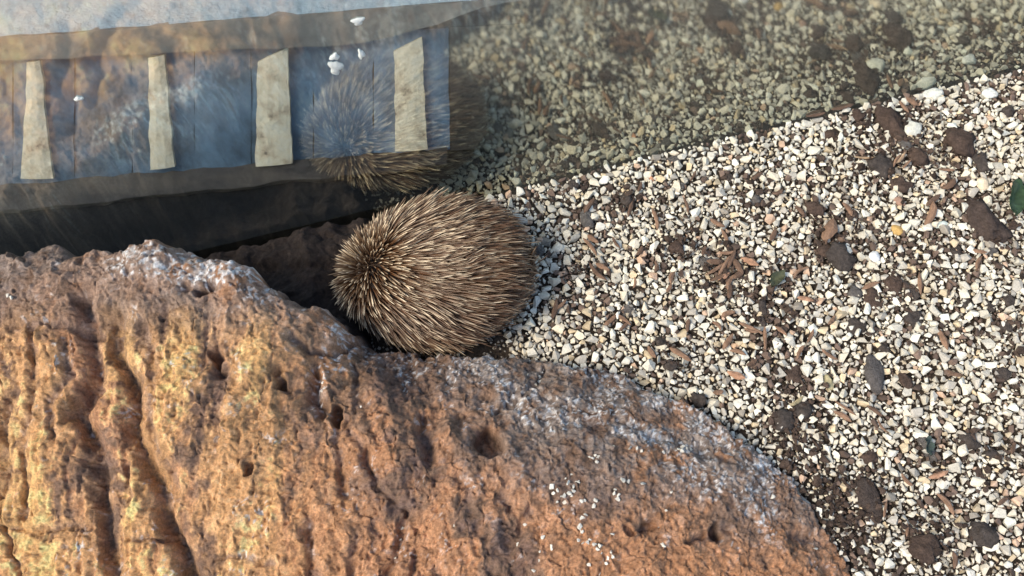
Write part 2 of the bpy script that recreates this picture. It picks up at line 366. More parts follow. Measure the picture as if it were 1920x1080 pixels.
def head(u): return 108-.047*u
seams = [-260, -110, 28, 142, 250, 366, 472, 588, 700, 842]
for i, (a, b) in enumerate(zip(seams[:-1], seams[1:])):
    slab('board', [(a+.25, foot(a)+3), (b-.25, foot(b)+3), (b-.25, head(b)-18), (a+.25, head(a)-18)], .006+.001*(i % 3), M_board, 10, .0012, i, 0, .0004)
for i, q in enumerate([[(-195, 356), (-140, 350), (-160, 120), (-195, 122)], [(47, 328), (106, 328), (84, 108), (60, 112)], [(287, 312), (332, 306), (314, 98), (284, 104)],
                       [(482, 306), (551, 300), (542, 84), (486, 112)], [(741, 278), (801, 274), (791, 66), (740, 92)]]):
    slab('batten', q, .007, M_batten, 44, .0010, 40+i, .009, .0001)
M_reflection = mottled('dark_reflection_tone', [(.3, (.02, .018, .016)), (.7, (.05, .045, .04))], 30, .9)
slab('dark_reflection_slab', [(844, foot(844)+6), (985, foot(985)+6), (985, head(985)-18), (844, head(844)-18)], .006, M_reflection, 10, .001, 77)  # added dark slab standing in for the dark reflection past the last board
def prism(name, pts, mat, u_steps=30, jit=.0008, seed=3):
    """pts(u) -> cross-section loop at panel length parameter"""
    r_ = np.random.default_rng(seed); ts = np.linspace(0, 1, u_steps); V, F = [], []
    n = len(pts(0))
    for t in ts:
        for p in pts(t): V.append(np.array(p)+r_.normal(0, jit, 3)-wl)
    for i in range(u_steps-1):
        for j in range(n): F.append((i*n+j, i*n+(j+1) % n, (i+1)*n+(j+1) % n, (i+1)*n+j))
    F += [tuple(range(n))[::-1], tuple(range((u_steps-1)*n, u_steps*n))]
    return mesh(name, V, F, mat, wall, True)
HA, HB = on_plane(-260, head(-260), FA, PNN), on_plane(985, head(985), FA, PNN)
LA, LB = on_plane(-260, 92, FA+PNN*.02, PNN), on_plane(985, -4, FA+PNN*.02, PNN)     # top edge of the lip
def lip(t):
    h, l = HA*(1-t)+HB*t, LA*(1-t)+LB*t; e = float(smooth(.72, 1.0, np.array(t)))*.93; h = h*(1-e)+(l-PNN*.02)*e
    return [h+PNN*.001, h+PNN*.02, l, l+FNh*.03-PNN*.004]
prism('cap_lip', lip, M_lip)
def cap(t):
    l = LA*(1-t)+LB*t+np.array([0, 0, .002]); return [l-PNN*.002, l+FNh*.34, l+FNh*.34-np.array([0, 0, .03]), l+FNh*.03-np.array([0, 0, .022])]
prism('cap_slab', cap, M_cap, 40, .0004)
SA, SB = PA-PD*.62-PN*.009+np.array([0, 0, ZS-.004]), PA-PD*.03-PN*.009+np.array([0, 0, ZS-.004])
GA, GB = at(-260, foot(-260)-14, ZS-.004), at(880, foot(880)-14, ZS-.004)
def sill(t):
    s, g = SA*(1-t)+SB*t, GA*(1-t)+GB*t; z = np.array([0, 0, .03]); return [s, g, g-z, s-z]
prism('sill', sill, M_sill, 30, .0002)  # sill darkened and run up to the glass to paint the gap's shade
M_kick = mottled('weathered_brown_plank', [(.3, (.02, .016, .013)), (.5, (.065, .05, .04)), (.7, (.12, .09, .065)), (.85, (.2, .16, .12))], 30, .5, 90, .002, .4, stretch=(.25, 1, 1))
KA, KB = at(-260, foot(-260)+58, ZS+.004), at(838, foot(838)+34, ZS+.004); JA, JB = at(-260, foot(-260)+1, ZS+.004), at(838, foot(838)+1, ZS+.004)
def kick(t):
    s_, g = KA*(1-t)+KB*t, JA*(1-t)+JB*t; s_ = s_+FNh*.0025*math.sin(37*t)*math.sin(11*t); z = np.array([0, 0, .006]); return [s_, g, g-z, s_-z]
prism('base_plank', kick, M_kick, 60, .0006)

# ------------------------------------------------------------------ hedgehog
hc = at(817, 510, .043); AX = PD.copy(); AY = np.array([-AX[1], AX[0], 0])   # long axis along the glass
SAx = (.102, .083, .054)
def body_pt(d):                           # d unit vectors (n,3) local -> local surface point
    x, y, z = d[:, 0], d[:, 1], d[:, 2]
    r = 1/np.sqrt((x/SAx[0])**2+(y/SAx[1])**2+(z/SAx[2])**2)
    p = d*r[:, None]
    t = p[:, 0]/SAx[0]; f = 1.0+.07*t-.10*np.maximum(-t, 0)**2
    p[:, 1] *= f; p[:, 2] *= f
    p[:, 2] = np.where(p[:, 2] < -.04, -.04+(p[:, 2]+.04)*.3, p[:, 2])
    p *= (1+.025*fbm(p[:, 0]*22+3, p[:, 1]*22, p[:, 2]*22, o=2, s=201))[:, None]
    return p
def fib(n, jit=0):
    i = np.arange(n)+.5; ph = np.arccos(1-2*i/n); th = math.pi*(1+5**.5)*i
    d = np.stack([np.cos(th)*np.sin(ph), np.sin(th)*np.sin(ph), np.cos(ph)], 1)
    if jit: d += rng.normal(0, jit, d.shape); d /= np.linalg.norm(d, axis=1)[:, None]
    return d
R3 = np.stack([AX, AY, [0, 0, 1]], 1)
hog_loc = np.array([hc[0], hc[1], 0.0])
def hog_world(p): return p@R3.T+np.array([0, 0, hc[2]])
def normals(d):
    e = 1e-3; a = np.cross(d, [0.3, .5, .81]); a /= np.linalg.norm(a, axis=1)[:, None]; b = np.cross(d, a)
    un = lambda q: q/np.linalg.norm(q, axis=1)[:, None]
    n = np.cross(body_pt(un(d+e*a))-body_pt(d), body_pt(un(d+e*b))-body_pt(d)); n = un(n)
    return n*np.sign((n*d).sum(1))[:, None]
nu, nv = 64, 36; V, F = [], []
dd = np.array([(math.cos(2*math.pi*i/nu)*math.sin(math.pi*(j+.5)/nv), math.sin(2*math.pi*i/nu)*math.sin(math.pi*(j+.5)/nv), math.cos(math.pi*(j+.5)/nv)) for j in range(nv) for i in range(nu)])
F = [(j*nu+i, (j+1)*nu+i, (j+1)*nu+(i+1) % nu, j*nu+(i+1) % nu) for j in range(nv-1) for i in range(nu)]+[tuple(range(nu)), tuple(range((nv-1)*nu, nv*nu))[::-1]]
hog = mesh('hedgehog', hog_world(body_pt(dd)), F, M_skin, None, False)
hog.location = hog_loc
tag(hog, 'brown hedgehog curled into a spiny ball between glass and boulder', 'hedgehog')
# whorl of the spines: the point of the back that shows at pixel (690,480)
dirs = fib(6000); wp = hog_world(body_pt(dirs))+hog_loc; uu, vv = project(wp); vis = (normals(dirs)@R3.T*(CAM-wp)).sum(1) > 0
pole = body_pt(dirs)[np.argmin(np.where(vis, np.hypot(uu-660, vv-482), 1e9))]
def strands(name, d, length, rad, lean, colf, mat, jit, curl=.25, segs=4, sides=4):
    n = len(d); p = body_pt(d); nn = normals(d)
    t = p-pole; t = t+np.array([1., 0, 0])*(smooth(.02, .12, p[:, 0]-pole[0])*.09)[:, None]; dist = np.linalg.norm(t, axis=1); t -= nn*(t*nn).sum(1)[:, None]; t /= np.linalg.norm(t, axis=1)[:, None]+1e-9
    cl = np.stack([fbm(p[:, 0]*60, p[:, 1]*60, p[:, 2]*60, o=2, s=300+i) for i in range(3)], 1)
    t = t+cl*.32+rng.normal(0, jit, t.shape); t -= nn*(t*nn).sum(1)[:, None]; t /= np.linalg.norm(t, axis=1)[:, None]+1e-9
    lf = smooth(-.01, .085, dist); le = lean*(lf*.92+.08)+rng.normal(0, .12, n)
    dr = nn*np.cos(le)[:, None]+t*np.sin(le)[:, None]
    ln = length*(1+rng.normal(0, .16, n))*(.85+.4*smooth(.03, .12, dist)); rd = rad*(1+rng.normal(0, .15, n))
    sx = np.cross(dr, nn+.01); sx /= np.linalg.norm(sx, axis=1)[:, None]; sy = np.cross(dr, sx)
    fr = np.array([0, .3, .65, .9, 1.0]) if segs == 4 else np.linspace(0, 1, segs+1)
    prof = np.array([.75, 1, .85, .45, .04]) if segs == 4 else 1-fr*.9
    VV = np.zeros((n, (segs+1)*sides, 3)); CC = np.zeros_like(VV)
    bend = (t-nn*.55)*lf[:, None]
    for k, f in enumerate(fr):
        c = p+dr*(ln*f)[:, None]+bend*(curl*ln*f*f*.5)[:, None]
        for s in range(sides):
            a = 2*math.pi*s/sides
            VV[:, k*sides+s] = c+(sx*math.cos(a)+sy*math.sin(a))*(rd*prof[k])[:, None]
            CC[:, k*sides+s] = colf(f, p, n)
    base = (np.arange(n)*(segs+1)*sides)[:, None]; fl = []
    for k in range(segs):
        for s in range(sides): fl.append([k*sides+s, k*sides+(s+1) % sides, (k+1)*sides+(s+1) % sides, (k+1)*sides+s])
    FF = (base[:, None, :]+np.array(fl)[None]).reshape(-1, 4)
    W = hog_world(VV.reshape(-1, 3)); W[:, 2] = np.maximum(W[:, 2], .002)
    # nothing pokes through the glass
    sdp = pane_side(W[:, 0]+hog_loc[0], W[:, 1]+hog_loc[1]); push = np.maximum(.0015-sdp, 0); W += PN[None]*push[:, None]
    o = mesh(name, W, FF, mat, hog, False, CC.reshape(-1, 3)); o['kind'] = 'stuff'; return o
NS = 8200
d = fib(NS, .012); dx = fib(NS*2, .012); d = np.vstack([d, dx[np.linalg.norm(body_pt(dx)-pole, axis=1) < .045][::2]]); d = d[body_pt(d)[:, 2] > -.036]
rv = rng.random(len(d)); rv2 = rng.random(len(d))
def spine_col(f, p, n):
    br, cr, tip = np.array([.105, .045, .017]), np.array([.93, .75, .50]), np.array([.34, .22, .13])
    k = {0: 0, .3: .0, .65: .38, .9: 1, 1.0: .5}[f]
    k = np.maximum(k, .5*(1-smooth(.01, .04, np.linalg.norm(p-pole, axis=1))))
    away = smooth(.0, .19, np.linalg.norm(p-pole, axis=1))
    amt = np.clip((.5+.95*rv)*(1-.72*away), 0, 1)*k; amt = np.where(rv > .96, .95*k, amt)  # a few spines painted nearly full cream to imitate gloss highlights
    amt = np.where(rv2 < .58, amt*.2, amt)
    c = br[None]*(1-amt[:, None])+cr[None]*amt[:, None]
    return c*(.85+.3*rv2[:, None])
strands('spines', d, .0225, .00088, 1.2, spine_col, M_spine, .10)
df_ = fib(9000, .02); pp = body_pt(df_); df_ = df_[(pp[:, 0] > .03) | (pp[:, 2] < -.015)]
rf = rng.random(len(df_))
def fur_col(f, p, n): return np.array([.10, .062, .036])[None]*(1-f*.5)+np.array([.36, .27, .18])[None]*(f*rf[:, None]*.8)
strands('fur', df_, .017, .00030, 1.15, fur_col, M_fur, .16, .35, 3, 3)

LAND = [(965, 500, 110, 'beside the hedgehog'), (1360, 505, 90, 'around the small bark heap'), (1640, 702, 110, 'near the pear-shaped stone'), (1848, 420, 130, 'near the large pointed stone'),
        (1628, 930, 120, 'near the dark bark slab'), (1690, 270, 110, 'in the dark litter by the glass'), (1458, 520, 70, 'near the olive leaf scrap'), (1845, 1003, 110, 'near the round dark stone')]
def where(u, v):
    best = min(((math.hypot(u-a, v-b)/r_, t) for a, b, r_, t in LAND))
    if best[0] < 1: return best[1]
    p = at(u, v)
    if pane_side(p[0], p[1]) < .07: return 'close to the glass foot'
    if pdist(np.array([u*1.]), np.array([v*1.]), [e[:2] for e in EDGE[15:30]])[0] < 90: return 'along the boulder edge'
    return 'out on the open white gravel'
# ------------------------------------------------------------------ stones, gravel
def chip_shape(r_, k=11, el=(1, .8, .65)):
    bm = bmesh.new()
    for q in r_.normal(size=(k, 3)):
        q = q/np.linalg.norm(q)*r_.uniform(.82, 1.05); bm.verts.new(q*np.array(el))
    res = bmesh.ops.convex_hull(bm, input=bm.verts)
    bmesh.ops.delete(bm, geom=[v for v in bm.verts if not v.link_faces], context='VERTS')
    bmesh.ops.triangulate(bm, faces=bm.faces); bm.verts.index_update(); bm.normal_update()
    bmesh.ops.recalc_face_normals(bm, faces=bm.faces)
    v = np.array([v.co[:] for v in bm.verts]); f = np.array([[w_.index for w_ in fc.verts] for fc in bm.faces]); bm.free(); return v, f
shapes = [chip_shape(rng, int(rng.integers(10, 15)), (1, rng.uniform(.6, .95), rng.uniform(.5, .8))) for _ in range(40)]
def rotm(r_, n):
    q = r_.normal(size=(n, 4)); q /= np.linalg.norm(q, axis=1)[:, None]; a, b, c, d = q.T
    return np.stack([np.stack([1-2*(c*c+d*d), 2*(b*c-a*d), 2*(b*d+a*c)], -1), np.stack([2*(b*c+a*d), 1-2*(b*b+d*d), 2*(c*d-a*b)], -1), np.stack([2*(b*d-a*c), 2*(c*d+a*b), 1-2*(b*b+c*c)], -1)], 1)
def scatter(name, P, rad, cols, label, mat):
    n = len(P); R = rotm(rng, n); which = rng.integers(0, len(shapes), n); VV, FF, CC, off = [], [], [], 0
    for s, (v, f) in enumerate(shapes):
        I = np.where(which == s)[0]
        if not len(I): continue
        q = np.einsum('nij,kj->nki', R[I], v)*rad[I][:, None, None]; q[:, :, 2] *= .8; q += P[I][:, None]
        VV.append(q.reshape(-1, 3)); FF.append((f[None]+(np.arange(len(I))*len(v))[:, None, None]).reshape(-1, 3)+off); off += q.shape[0]*len(v)
        CC.append(np.repeat(cols[I], len(v), 0))
    o = mesh(name, np.concatenate(VV), np.concatenate(FF), mat, None, True, np.concatenate(CC)); tag(o, label, None, None, 'stuff'); return o
GX0, GX1, GY0 = -.19, .86, -.16
# individual dark stones traced from the photo: (u, v, half width px, half height px, turn deg, kind)
STONES = [(1640, 702, 24, 38, 0, 'pear'), (1848, 420, 34, 48, 20, 'big'), (1628, 930, 24, 46, 4, 'slab'), (1575, 480, 24, 24, 30, ''), (1605, 547, 18, 14, 0, 'g'), (1712, 597, 19, 20, 0, ''),
 (1635, 560, 17, 22, 10, 'r'), (1668, 228, 24, 40, 10, 'r'), (1800, 262, 24, 34, 0, 'r'), (1655, 310, 30, 24, 10, ''), (1722, 290, 20, 17, 40, 'r'), (1700, 268, 22, 10, -30, 'g'), (1845, 1003, 26, 24, 30, ''),
 (1735, 1030, 30, 26, 10, 'r'), (1820, 830, 20, 16, -30, ''), (1860, 850, 12, 15, 0, ''), (1838, 885, 10, 14, 0, 'r'), (1745, 840, 12, 26, 15, 'g'), (1690, 345, 20, 16, 0, 'r'), (1530, 390, 18, 16, 0, 'r'),
 (1420, 370, 14, 12, 0, 'g'), (1010, 468, 11, 17, 15, 'g'), (1100, 408, 14, 20, 0, 'g'), (1074, 344, 11, 11, 0, ''), (1178, 372, 15, 18, 0, ''), (1268, 460, 20, 16, 0, 'r'), (1265, 295, 12, 10, 0, 'g'), (1327, 490, 12, 12, 0, 'g'),
 (1325, 532, 9, 8, 0, ''), (1176, 580, 15, 14, 0, 'g'), (1238, 640, 15, 13, 0, ''), (1258, 682, 16, 14, 0, ''), (1432, 600, 10, 9, 0, ''), (1605, 612, 20, 16, 10, ''), (1550, 470, 16, 14, 0, 'r'), (1680, 530, 16, 22, 0, 'r'),
 (1708, 545, 14, 22, 20, ''), (1815, 565, 13, 14, 0, ''), (1855, 572, 14, 12, 0, ''), (1895, 560, 10, 17, 0, ''), (1895, 205, 12, 12, 0, ''), (1840, 300, 14, 20, 0, ''), (1880, 700, 16, 14, 0, ''), (1700, 712, 14, 18, 0, 'r'),
 (1490, 700, 16, 18, 0, 'r'), (1505, 770, 22, 18, 20, ''), (1470, 790, 22, 20, 0, ''), (1310, 745, 16, 14, 0, ''), (1635, 855, 16, 14, 0, 'r'), (1760, 630, 10, 12, 0, ''), (1795, 470, 12, 14, 0, ''), (1865, 470, 12, 9, 0, 'g'),
 (1430, 580, 14, 20, 0, ''), (1370, 330, 10, 9, 0, ''), (1280, 345, 9, 9, 0, 'g'), (1560, 250, 16, 12, 0, 'r'), (1610, 215, 14, 12, 0, 'r'), (1890, 610, 14, 12, 0, ''), (1660, 650, 12, 12, 0, ''), (1600, 400, 12, 10, 0, 'r')]
spots = np.array([[*at(s[0], s[1])[:2], max(s[2], s[3])*.52e-3] for s in STONES])
def blob(name, u, v, hw, hh, turn, rgb, mat, seed, flat=.62, nz=.16, sub=3, shape=None, zoff=None):
    c = at(u, v, .006); mm = np.linalg.norm(c-CAM)/FPX*(.92 if mat is M_dark else .8); a, b = hw*mm, hh*mm/.9; hz = min(a, b)*flat
    bm = bmesh.new(); bmesh.ops.create_icosphere(bm, subdivisions=sub, radius=1); q = np.array([w_.co[:] for w_ in bm.verts]); f = np.array([[w_.index for w_ in fc.verts] for fc in bm.faces]); bm.free()
    # facet the ball by clipping it with a few random planes
    r_ = np.random.default_rng(seed)
    for nrm in r_.normal(size=(9, 3)):
        nrm /= np.linalg.norm(nrm); e = q@nrm-r_.uniform(.62, .85); q = q-np.maximum(e, 0)[:, None]*nrm*.85
    q = q*(1+nz*fbm(q[:, 0]*1.6+seed, q[:, 1]*1.6, q[:, 2]*1.6, o=3, s=seed))[:, None]
    if shape != 'pear' and mat is M_dark: q = q*(1+.16*fbm(q[:, 0]*5+seed, q[:, 1]*5, q[:, 2]*5, o=3, s=seed+1))[:, None]
    if shape == 'pear': q[:, 0] *= .78+.3*q[:, 1]
    if shape == 'big': q[:, 0] *= .9-.35*q[:, 1]
    ca, sa = math.cos(math.radians(turn)), math.sin(math.radians(turn)); q = q*np.array([a, b, hz])
    q = np.stack([q[:, 0]*ca-q[:, 1]*sa, q[:, 0]*sa+q[:, 1]*ca, q[:, 2]], 1)
    cl = np.array(rgb)[None]*(1+.25*fbm(q[:, 0]*300, q[:, 1]*300, q[:, 2]*300, o=3, s=seed+3))[:, None]
    o = mesh(name, q, f, mat, None, False, np.clip(cl, .01, .9)); o.location = (c[0], c[1], hz*.35 if zoff is None else zoff); return o
SPECIAL = {0: 'smooth dark grey pear-shaped stone lying on the white gravel', 1: 'largest dark brown pointed lump of stone near the green leaf', 2: 'flat dark brown oblong slab of bark beside the boulder foot',
 7: 'tall reddish brown lump against the foot of the glass', 8: 'rust brown upright lump in the dark litter near the glass', 12: 'round dark brown stone beyond the bark slab, away from the boulder', 4: 'smooth flat grey pebble among small brown lumps', 3: 'dark grey angular lump with a white chip leaning on it'}
for i, (u, v, hw, hh, tn, k) in enumerate(STONES):
    rgb = {'r': (.105, .07, .052), 'g': (.15, .135, .12), 'pear': (.13, .115, .105), 'big': (.095, .068, .055), 'slab': (.085, .064, .052)}.get(k, (.09, .072, .06))
    o = blob('dark_stone' if k != 'slab' else 'bark_slab', u, v, hw, hh, tn, rgb, M_dark, 500+i, .34 if k == 'slab' else .6, .06 if k == 'pear' else .34, 3 if k else 3, k)
    if i in SPECIAL: tag(o, SPECIAL[i], 'stone' if k != 'slab' else 'bark')
    elif k == 'r': tag(o, 'small reddish brown lump '+where(u, v), 'stone', 'reddish brown lumps on the gravel')
    elif k == 'g': tag(o, 'small mid grey pebble '+where(u, v), 'pebble', 'grey pebbles on the gravel')
    else: tag(o, 'small blackish brown stone '+where(u, v), 'stone', 'blackish stones on the gravel')
# pale and coloured stones that stand out
PALE = [(1858, 172, 17, 13, 20, (.72, .7, .62), 'large clean white pebble near the foot of the glass'), (1555, 715, 12, 18, 8, (.42, .36, .2), 'upright yellowish tan block of stone beside the pear-shaped stone'),
 (1683, 428, 12, 14, 20, (.48, .3, .1), 'amber yellow rounded pebble in the white gravel'), (1222, 334, 8, 10, 25, (.6, .3, .17), 'orange terracotta chip close to the glass'), (1690, 375, 11, 13, 30, (.33, .2, .14), 'dull pink brown wedge of stone in dark litter'),
 (1846, 342, 13, 16, 10, (.68, .55, .38), 'pale buff angular stone near the green leaf'), (1380, 645, 11, 7, 0, (.62, .42, .26), 'smooth peach coloured oval pebble in the gravel'), (1627, 210, 15, 8, 10, (.72, .66, .52), 'cream flat pebble touching the foot of the glass'),
 (1642, 478, 13, 12, 0, (.75, .74, .7), 'broad white stone beside a dark grey lump'), (1765, 418, 18, 9, 10, (.62, .68, .6), 'pale greenish white flat stone in the gravel'), (1540, 693, 14, 9, -15, (.6, .58, .48), 'pale grey cream pebble beside the yellowish block'),
 (1750, 174, 26, 14, 0, (.66, .64, .54), 'lumpy cream stone cluster piece near the glass foot'), (1712, 238, 22, 18, 0, (.6, .58, .48), 'lumpy pale grey stone beside the reddish lump')]
for i, (u, v, hw, hh, tn, rgb, lb) in enumerate(PALE): tag(blob('pebble', u, v, hw, hh, tn, rgb, M_stone, 700+i, .65, .14), lb, 'pebble')
spots = np.vstack([spots, [[*at(s[0], s[1])[:2], max(s[2], s[3])*.5e-3] for s in PALE]])
# gravel darts
cell = .0085; grid = {}
def near(x, y, r, k=.74):
    i, j = int(x//cell), int(y//cell)
    for a in (-1, 0, 1):
        for b in (-1, 0, 1):
            for (px, py, pr) in grid.get((i+a, j+b), ()):
                if (x-px)**2+(y-py)**2 < (k*(r+pr))**2: return True
    return False
NC = 270000
cx, cy = rng.uniform(GX0, GX1, NC), rng.uniform(GY0, .86, NC)
ok = pane_side(cx, cy) > .003; cx, cy = cx[ok], cy[ok]
hx, hy = (cx-hc[0])*AX[0]+(cy-hc[1])*AX[1], (cx-hc[0])*AY[0]+(cy-hc[1])*AY[1]
ok = ((hx/.085)**2+(hy/.07)**2 > 1) & ~((hx < .035) & (hy > 0)) & ~((hx < .06) & (hy < -.02)); cx, cy = cx[ok], cy[ok]
ok = (rock_h(cx[None], cy[None])[0] < .004) & (cx > -.165+.02*vnoise(cy*50, cx*50)); cx, cy = cx[ok], cy[ok]
for s in spots: ok = (cx-s[0])**2+(cy-s[1])**2 > (s[2]*.62)**2; cx, cy = cx[ok], cy[ok]
cr_ = np.sort(np.clip(rng.lognormal(math.log(.0023), .42, len(cx)), .0013, .0078))[::-1]
lit = fbm(cx*13, cy*13, o=3, s=401)         # dark litter patches
G = []
uG, vG = project(np.stack([cx, cy, cx*0], -1))
sparse = np.exp(-(pdist(uG, vG, [(1500, 900), (1560, 930), (1600, 1020), (1640, 1080)])/50)**2)+.8*np.exp(-(np.hypot(uG-1650, vG-290)/70)**2)+.5*np.exp(-(np.hypot(uG-1350, vG-500)/45)**2)+.5*np.exp(-(np.hypot(uG-1490, vG-770)/50)**2)
rs = rng.random(len(cx))
for x, y, r, sp_, q in zip(cx, cy, cr_, sparse, rs):
    if q < sp_*.6 or near(x, y, r): continue
    grid.setdefault((int(x//cell), int(y//cell)), []).append((x, y, r)); G.append((x, y, r))
G = np.array(G); n = len(G)
lit = fbm(G[:, 0]*13, G[:, 1]*13, o=3, s=401); q = rng.random(n)
pal = np.array([[.60, .54, .43], [.66, .62, .53], [.52, .48, .40], [.42, .385, .33], [.56, .45, .30], [.50, .35, .25], [.28, .25, .21]])
pal = pal*np.array([1.18, 1.17, 1.12]); pc = pal[rng.choice(7, n, p=[.3, .3, .16, .09, .08, .03, .04])]*rng.uniform(.75, 1.1, n)[:, None]
dk = (q < .09+.38*smooth(.15, .8, lit)) & (G[:, 2] < .006)
pc[dk] = np.array([[.11, .075, .055]])*rng.uniform(.6, 1.8, dk.sum())[:, None]
gz = -.0005+.0025*fbm(G[:, 0]*9, G[:, 1]*9, o=2, s=77)+rng.uniform(-.0012, .0026, n)+G[:, 2]*.2
gravel = scatter('gravel', np.c_[G[:, 0], G[:, 1], gz], G[:, 2]*1.3, np.clip(pc, .02, .82), 'loose white and cream gravel chips covering the enclosure floor', M_stone)
nb = 34000; bx_, by_ = rng.uniform(GX0, GX1, nb), rng.uniform(GY0, .86, nb)
ok = (pane_side(bx_, by_) > .006) & (rock_h(bx_[None], by_[None])[0] < .012) & (bx_ > -.165); bx_, by_ = bx_[ok], by_[ok]; n = len(bx_)
dk = rng.random(n) < .25; bc = np.where(dk[:, None], np.array([[.1, .07, .052]]), np.array([[.5, .44, .35]]))*rng.uniform(.7, 1.15, n)[:, None]
scatter('grit', np.c_[bx_, by_, rng.uniform(-.009, -.001, n)], rng.uniform(.0015, .0034, n), bc, 'fine dark and pale grit packed between the gravel chips', M_stone)

# dark crumbs of soil and mulch lying in patches
PATCH = [(1650, 290, 75, 420), (1790, 280, 45, 120), (1360, 510, 48, 160), (1490, 770, 60, 220), (1590, 960, 70, 420), (1700, 560, 70, 170), (1270, 455, 40, 90), (1180, 375, 30, 60), (1860, 440, 60, 140), (1450, 560, 50, 130), (1110, 500, 45, 70), (1830, 860, 60, 110), (1740, 1020, 60, 140), (1500, 850, 45, 150), (1250, 665, 40, 60), (1560, 440, 50, 110), (1420, 360, 40, 60), (1890, 640, 50, 80)]
cru = []
for a, b, sg, k in PATCH:
    for u, v in rng.normal((a, b), sg*.62, (k, 2)): p = at(u, v); cru.append((p[0], p[1]))
cru = np.array(cru); ok = (pane_side(cru[:, 0], cru[:, 1]) > .005) & (rock_h(cru[None, :, 0], cru[None, :, 1])[0] < .006); cru = cru[ok]; n = len(cru)
crr = np.clip(rng.lognormal(math.log(.0026), .45, n), .0012, .008)
scatter('mulch_crumbs', np.c_[cru, .0015+crr*.5+rng.uniform(0, .002, n)], crr, np.array([[.085, .058, .043]])*rng.uniform(.6, 1.7, n)[:, None], 'dark brown soil and mulch crumbs lying in patches on the gravel', M_dark)

# ------------------------------------------------------------------ loose white chips on the boulder
ONROCK = [(1045, 920), (1052, 932), (1038, 925), (1035, 912), (1060, 942), (1072, 930), (1066, 905), (1075, 912), (1082, 903), (1076, 920), (1068, 925), (1060, 898), (1072, 890), (1085, 905), (1045, 942), (1058, 930), (1116, 853), (1110, 860), (1122, 858), (1118, 866), (1105, 857), (1150, 838), (1195, 841), (1203, 846), (1243, 848), (1272, 842), (1280, 838), (1288, 841), (1295, 842), (1278, 846),
 (1155, 920), (1160, 928), (1152, 925), (1157, 936), (1179, 904), (1206, 908), (1168, 900), (1117, 938), (1113, 949), (1090, 940), (1096, 938), (1092, 972), (1098, 966), (1087, 988), (1091, 996), (1085, 1012), (1092, 1018), (1105, 1012), (1102, 1018), (1115, 1022), (1120, 1028), (1126, 1024), (1128, 1038), (1140, 1046), (1148, 1044), (1146, 1035), (1136, 1056), (1148, 1002),
 (1018, 1008), (1012, 1035), (1012, 1052), (971, 1022), (1000, 1070), (1104, 1058), (1122, 1076), (1034, 1026), (1249, 957), (1258, 922), (1015, 700), (1010, 708), (1018, 694), (1012, 716), (1004, 722), (990, 704), (755, 992), (750, 1012), (741, 1046), (852, 985), (856, 1022), (677, 763), (605, 718), (608, 728), (604, 734), (15, 555), (22, 558), (1447, 932), (1528, 1030), (1235, 990), (1243, 1022), (985, 984), (1540, 920), (1556, 925), (1180, 840)]
for i, (u, v) in enumerate(ONROCK):
    z = .06
    for _ in range(14): p = at(u, v, z); z = .5*z+.5*max(rock_at(p[0], p[1]), 0)
    p = at(u, v, z); r = rng.uniform(.002, .0042)*(.8 if u < 900 else 1)
    vv_, ff_ = shapes[i % 40]; Rm = rotm(rng, 1)[0]; q = (vv_@Rm.T)*r*np.array([1, 1, .8])
    o = mesh('gravel_chip', q, ff_, M_stone, None, True, np.tile(np.array([.66, .62, .52])*rng.uniform(.8, 1.04), (len(q), 1)))
    o.location = (p[0], p[1], z-q[:, 2].min()*.55)
    wh = 'in the boulder crack below the hedgehog' if (v < 730 and u > 980) else 'in the upper clump on the boulder dome' if (1030 < u < 1130 and 845 < v < 950) else 'in the lower trail on the boulder dome' if (1080 < u < 1150 and v > 950) else 'on the grey shoulder of the boulder' if v < 870 and u > 1140 else 'on the grooved flank of the boulder' if u < 960 else 'alone on the orange boulder dome'
    tag(o, 'loose white gravel chip '+wh, 'gravel chip', 'white chips strewn over the boulder')

# ------------------------------------------------------------------ bark slivers
def sliver(u, v, L, wd, ang, rgb, seed, name='bark_sliver', z=.006, mat=M_wood, curl=.12):
    c = at(u, v, z); mm = np.linalg.norm(c-CAM)/FPX; r_ = np.random.default_rng(seed); N_ = 9; V, F = [], []
    bendy = r_.normal(0, .07)
    for i in range(N_):
        t = i/(N_-1)*2-1; hw = wd*mm*.5*(max(1-abs(t)**2.6, .06)**.6)*(1+r_.normal(0, .1)); x = t*L*mm*.5
        yy = bendy*L*mm*(t*t-.5); zz = curl*L*mm*.12*(1-t*t)
        th = max(hw*.55, .0006)
        for a, b in ((-1, -.2), (-.45, .8), (.35, 1.0), (1, -.1), (0, -1)): V.append((x, yy+a*hw, zz+b*th))
    for i in range(N_-1):
        for j in range(5): F.append((i*5+j, (i+1)*5+j, (i+1)*5+(j+1) % 5, i*5+(j+1) % 5))
    F += [(0, 1, 2, 3, 4), tuple(range((N_-1)*5, N_*5))[::-1]]
    V = np.array(V); cl = np.array(rgb)[None]*(1+.3*fbm(V[:, 0]*120, V[:, 1]*700, V[:, 2]*300, o=3, s=seed))[:, None]
    o = mesh(name, V, F, mat, None, True, np.clip(cl, .01, .8)); o.location = (c[0], c[1], z)
    o.rotation_euler = (r_.normal(0, .25), r_.normal(0, .10), math.radians(ang)); return o
br1, br2, br3 = (.22, .13, .08), (.13, .078, .05), (.36, .2, .12)
